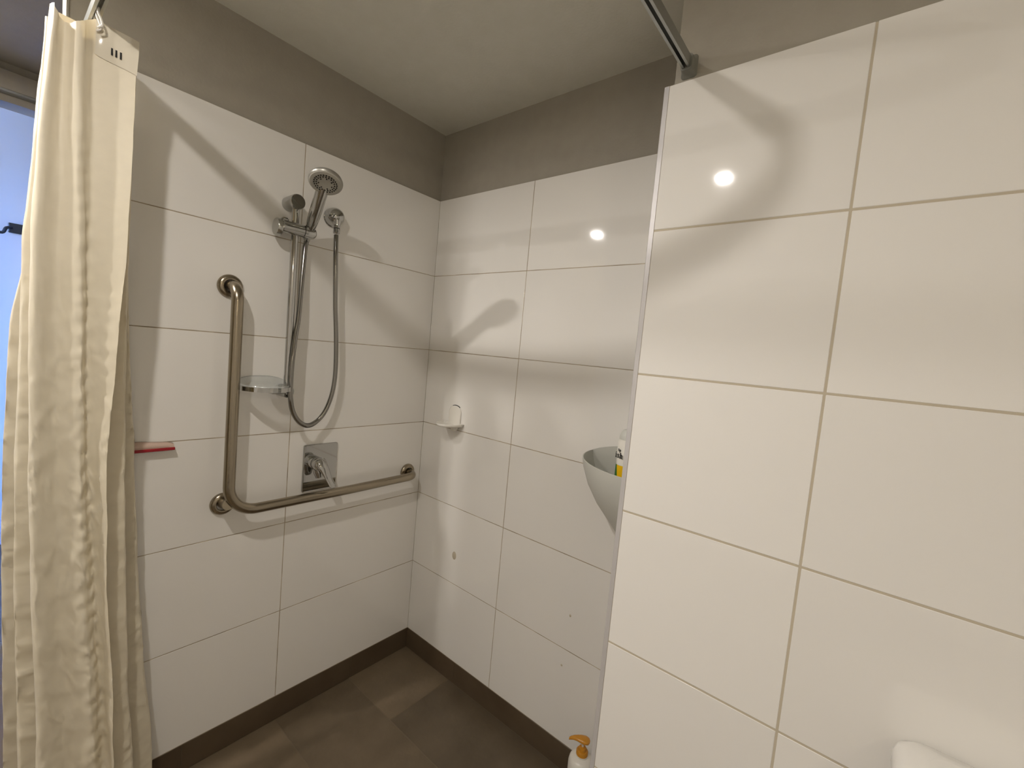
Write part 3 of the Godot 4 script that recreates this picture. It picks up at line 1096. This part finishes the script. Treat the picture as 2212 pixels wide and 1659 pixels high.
func corner_caddy() -> void:
	var t := thing("corner_caddy", "white plastic corner basket on the back wall half hidden by the short wall", "corner basket", Vector3(1.131, 0, 0.004))
	# quarter bowl: radius by height, back edge rising to the corner
	var prof := [[0.862, 0.035], [0.875, 0.065], [0.92, 0.118], [0.96, 0.150], [1.018, 0.196], [1.07, 0.226], [1.12, 0.244], [1.148, 0.249]]
	var segs := 28
	var pt := func(i: int, k: int, shrink: float) -> Vector3:
		var a := PI / 2 * k / segs               # 0 along the back wall, PI/2 along the nib's end
		var r: float = prof[i][1] - shrink
		return Vector3(-cos(a) * r, prof[i][0] + (shrink if i == 0 else 0.0), sin(a) * r + 0.0)
	var st := begin()
	st.set_smooth_group(0)
	for i in prof.size() - 1:
		for k in segs:
			quad(st, pt.call(i, k, 0.0), pt.call(i, k + 1, 0.0), pt.call(i + 1, k + 1, 0.0), pt.call(i + 1, k, 0.0))
			quad(st, pt.call(i + 1, k, 0.003), pt.call(i + 1, k + 1, 0.003), pt.call(i, k + 1, 0.003), pt.call(i, k, 0.003))
	var e := prof.size() - 1
	st.set_smooth_group(1)
	for k in segs:
		quad(st, pt.call(e, k, 0.0), pt.call(e, k + 1, 0.0), pt.call(e, k + 1, 0.003), pt.call(e, k, 0.003))
		tri(st, Vector3(0, prof[0][0], 0), pt.call(0, k + 1, 0.0), pt.call(0, k, 0.0))
	obj("bowl", st, M.white_frosted, t)
	# the two back panels
	for side in 2:
		st = begin()
		st.set_smooth_group(-1)
		var edge := []
		for i in prof.size():
			edge.append(Vector2(prof[i][1], prof[i][0]))
		for k in 11:
			var s := k / 10.0
			edge.append(Vector2(0.249 * (1.0 - s), 1.148 + 0.048 * pow(sin(PI / 2 * s), 0.8)))
		edge.append(Vector2(0.0, 0.862))
		var rings := []
		for d in [0.0, 0.003]:
			var ring := []
			for q in edge:
				ring.append(Vector3(-q.x, q.y, d) if side == 0 else Vector3(-d, q.y, q.x))
			rings.append(ring)
		var n: int = edge.size()
		for i in n:
			quad(st, rings[0][i], rings[0][(i + 1) % n], rings[1][(i + 1) % n], rings[1][i])
		var idx := Geometry2D.triangulate_polygon(PackedVector2Array(edge))
		for ring in rings:
			for i in range(0, idx.size(), 3):
				tri(st, ring[idx[i]], ring[idx[i + 1]], ring[idx[i + 2]])
		obj("back_panel", st, M.white_frosted, t)
	# inner shelf that the bottle stands on
	st = begin()
	st.set_smooth_group(-1)
	for k in segs:
		var a0 := PI / 2 * k / segs
		var a1 := PI / 2 * (k + 1) / segs
		var r := 0.196
		for y in [1.018, 1.021]:
			tri(st, Vector3(-0.003, y, 0.003), Vector3(-cos(a0) * r, y, sin(a0) * r), Vector3(-cos(a1) * r, y, sin(a1) * r))
	obj("shelf", st, M.white_frosted, t)


func spray_bottle() -> void:
	var at := Vector3(1.0515, 1.0215, 0.105)
	var t := thing("bottle", "white bottle with black lettering and a yellow and green label in the corner basket", "bottle", at)
	var r := 0.032
	var st := begin()
	lathe(st, Vector3.ZERO, Vector3.UP, [Vector2(0.0, 0.0), Vector2(r - 0.002, 0.0), Vector2(r, 0.003), Vector2(r, 0.195), Vector2(r - 0.002, 0.200), Vector2(r - 0.002, 0.202)], 40)
	obj("body", st, M.white_plastic, t)
	st = begin()
	lathe(st, Vector3.ZERO, Vector3.UP, [Vector2(r - 0.002, 0.202), Vector2(r - 0.0025, 0.212), Vector2(r - 0.006, 0.222), Vector2(r - 0.013, 0.230), Vector2(0.0, 0.233)], 40)
	obj("cap", st, M.white_frosted, t)
	# printed panel low on the bottle
	var w := 256
	var img := Image.create(w, 128, false, Image.FORMAT_RGB8)
	for i in w:
		for j in 128:
			var u := fmod(float(i) / w * 4.0 + 0.85, 1.0)
			var v := j / 127.0
			var c := Color(0.16, 0.42, 0.16)
			if v > 0.80: c = Color(0.10, 0.52, 0.46)
			if u > 0.42 + 0.25 * v and v < 0.82: c = Color(0.93, 0.74, 0.04)
			if absf(v - 0.84 - 0.10 * sin(u * 8.0)) < 0.03: c = Color(0.02, 0.25, 0.14)
			img.set_pixel(i, j, c)
	var lm := mat(Color.WHITE, 0.35)
	lm.albedo_texture = ImageTexture.create_from_image(img)
	st = begin()
	st.set_smooth_group(0)
	var y0 := 0.055
	var y1 := 0.128
	for k in 40:
		var ps := []
		for q in [[k, 0], [k + 1, 0], [k + 1, 1], [k, 1]]:
			var a: float = TAU * q[0] / 40
			ps.append([Vector3(cos(a) * (r + 0.0005), lerpf(y0, y1, q[1]), -sin(a) * (r + 0.0005)), Vector2(q[0] / 40.0, 1.0 - q[1])])
		for i in [0, 2, 1, 0, 3, 2]:
			st.set_uv(ps[i][1])
			st.add_vertex(ps[i][0])
	var lb := obj("label", st, lm, t)
	tag(lb, "yellow and green printed label")
	# lettering on the side turned to the camera
	for s in [["ish", 0.0215, 0.156], ["Sp", 0.0105, 0.172]]:
		var tm := TextMesh.new()
		tm.text = s[0]
		var f := SystemFont.new()
		f.font_names = PackedStringArray(["Droid Serif"])
		f.font_weight = 700
		tm.font = f
		tm.font_size = 64
		tm.pixel_size = s[1] / 64.0
		tm.depth = 0.0006
		var o := MeshInstance3D.new()
		o.name = numbered(t, "lettering")
		o.mesh = tm
		o.material_override = M.dark
		var a := deg_to_rad(116.0)
		var nrm := Vector3(cos(a), 0, sin(a))
		o.transform = Transform3D(Basis(nrm.cross(Vector3.UP) * -1.0, Vector3.UP, nrm), nrm * (r + 0.0014) + Vector3(0, s[2], 0))
		t.add_child(o)


func pump_bottle() -> void:
	var at := Vector3(1.000, 0.0, 0.086)
	var t := thing("pump_bottle", "white pump bottle with an amber pump standing on the floor by the short wall", "pump bottle", at)
	var st := begin()
	lathe(st, Vector3.ZERO, Vector3.UP, [Vector2(0.0, 0.001), Vector2(0.037, 0.001), Vector2(0.040, 0.005), Vector2(0.0405, 0.165), Vector2(0.038, 0.178), Vector2(0.031, 0.187), Vector2(0.019, 0.191), Vector2(0.019, 0.196), Vector2(0.0, 0.196)], 44)
	obj("body", st, M.white_plastic, t)
	st = begin()
	lathe(st, Vector3(0, 0.190, 0), Vector3.UP, [Vector2(0.0, 0.0), Vector2(0.0185, 0.0), Vector2(0.0185, 0.016), Vector2(0.0165, 0.019), Vector2(0.0125, 0.0195), Vector2(0.0115, 0.027), Vector2(0.006, 0.029), Vector2(0.006, 0.031), Vector2(0.0, 0.031)], 32)
	obj("collar", st, M.amber, t)
	st = begin()
	lathe(st, Vector3(0, 0.217, 0), Vector3.UP, [Vector2(0.0035, 0.0), Vector2(0.0035, 0.022)], 16)
	obj("stem", st, M.white_plastic, t)
	# pump head: a flat teardrop that narrows into a drooping spout
	st = begin()
	var dir := Vector3(-0.93, 0, 0.36).normalized()
	var side := dir.cross(Vector3.UP)
	var rings := []
	for s in [[-0.021, 0.004, 0.243, 0.003], [-0.017, 0.0125, 0.243, 0.007], [-0.006, 0.0165, 0.243, 0.0085], [0.006, 0.0145, 0.243, 0.008], [0.018, 0.0105, 0.2425, 0.007], [0.030, 0.0075, 0.240, 0.006], [0.040, 0.0055, 0.235, 0.005], [0.045, 0.0035, 0.231, 0.004]]:
		var ring := []
		for k in 20:
			var a := TAU * k / 20
			ring.append(dir * s[0] + Vector3.UP * (s[2] + sin(a) * s[3]) + side * cos(a) * s[1])
		rings.append(ring)
	loft(st, rings, true, 3)
	obj("pump_head", st, M.amber, t)


func toilet() -> void:
	var t := thing("toilet", "white toilet cistern with rounded lid against the short wall at lower right", "toilet", Vector3(1.862, 0, NIB_Z + 0.001))
	var ringxz := func(w: float, z0: float, z1: float, y: float, r: float) -> Array:
		var ring := []
		for q in rounded_rect(w, z1 - z0, r, 8):
			ring.append(Vector3(q.x, y, (z0 + z1) / 2 - q.y))
		return ring
	var st := begin()
	loft(st, [ringxz.call(0.33, 0.002, 0.155, 0.42, 0.04), ringxz.call(0.355, 0.002, 0.165, 0.55, 0.04), ringxz.call(0.365, 0.002, 0.17, 0.811, 0.04)], true, 2)
	obj("cistern", st, M.porcelain, t)
	st = begin()
	loft(st, [ringxz.call(0.378, 0.0, 0.182, 0.812, 0.030), ringxz.call(0.382, 0.0, 0.184, 0.826, 0.030), ringxz.call(0.381, 0.0, 0.183, 0.846, 0.030), ringxz.call(0.372, 0.001, 0.177, 0.857, 0.030), ringxz.call(0.350, 0.007, 0.163, 0.8645, 0.03), ringxz.call(0.30, 0.03, 0.14, 0.868, 0.03)], true, 8)
	obj("lid", st, M.porcelain, t)
	st = begin()
	lathe(st, Vector3(0, 0.867, 0.09), Vector3.UP, [Vector2(0.022, 0.0), Vector2(0.022, 0.004), Vector2(0.0, 0.005)], 24)
	obj("flush_button", st, M.chrome, t)
	st = begin()
	var egg := func(y: float, w: float, z0: float, z1: float) -> Array:
		var ring := []
		for k in 32:
			var a := TAU * k / 32
			ring.append(Vector3(cos(a) * w, y, (z0 + z1) / 2 - sin(a) * (z1 - z0) / 2))
		return ring
	loft(st, [egg.call(0.001, 0.11, 0.02, 0.42), egg.call(0.08, 0.105, 0.02, 0.42), egg.call(0.25, 0.14, 0.01, 0.52), egg.call(0.36, 0.18, 0.01, 0.62), egg.call(0.405, 0.185, 0.01, 0.64)], true, 2)
	obj("pan", st, M.porcelain, t)
	st = begin()
	loft(st, [egg.call(0.407, 0.182, 0.165, 0.645), egg.call(0.425, 0.186, 0.165, 0.648), egg.call(0.434, 0.178, 0.172, 0.64)], true, 2)
	obj("seat_lid", st, M.white_plastic, t)


func robe_hook() -> void:
	var t := thing("robe_hook", "dark metal robe hook on the pale wall seen past the curtain", "hook", Vector3(-2.4, 1.905, 1.165))
	var st := begin()
	box(st, Vector3(0.0, -0.028, -0.032), Vector3(0.018, 0.028, 0.032), 0.004)
	obj("backplate", st, M.dark_metal, t)
	st = begin()
	tube(st, smooth_path([Vector3(0.015, 0.0, 0.02), Vector3(0.05, -0.01, 0.04), Vector3(0.06, -0.04, 0.055), Vector3(0.06, -0.03, 0.08), Vector3(0.06, 0.0, 0.088)], 0.006), 0.008, 12)
	obj("prong", st, M.dark_metal, t)
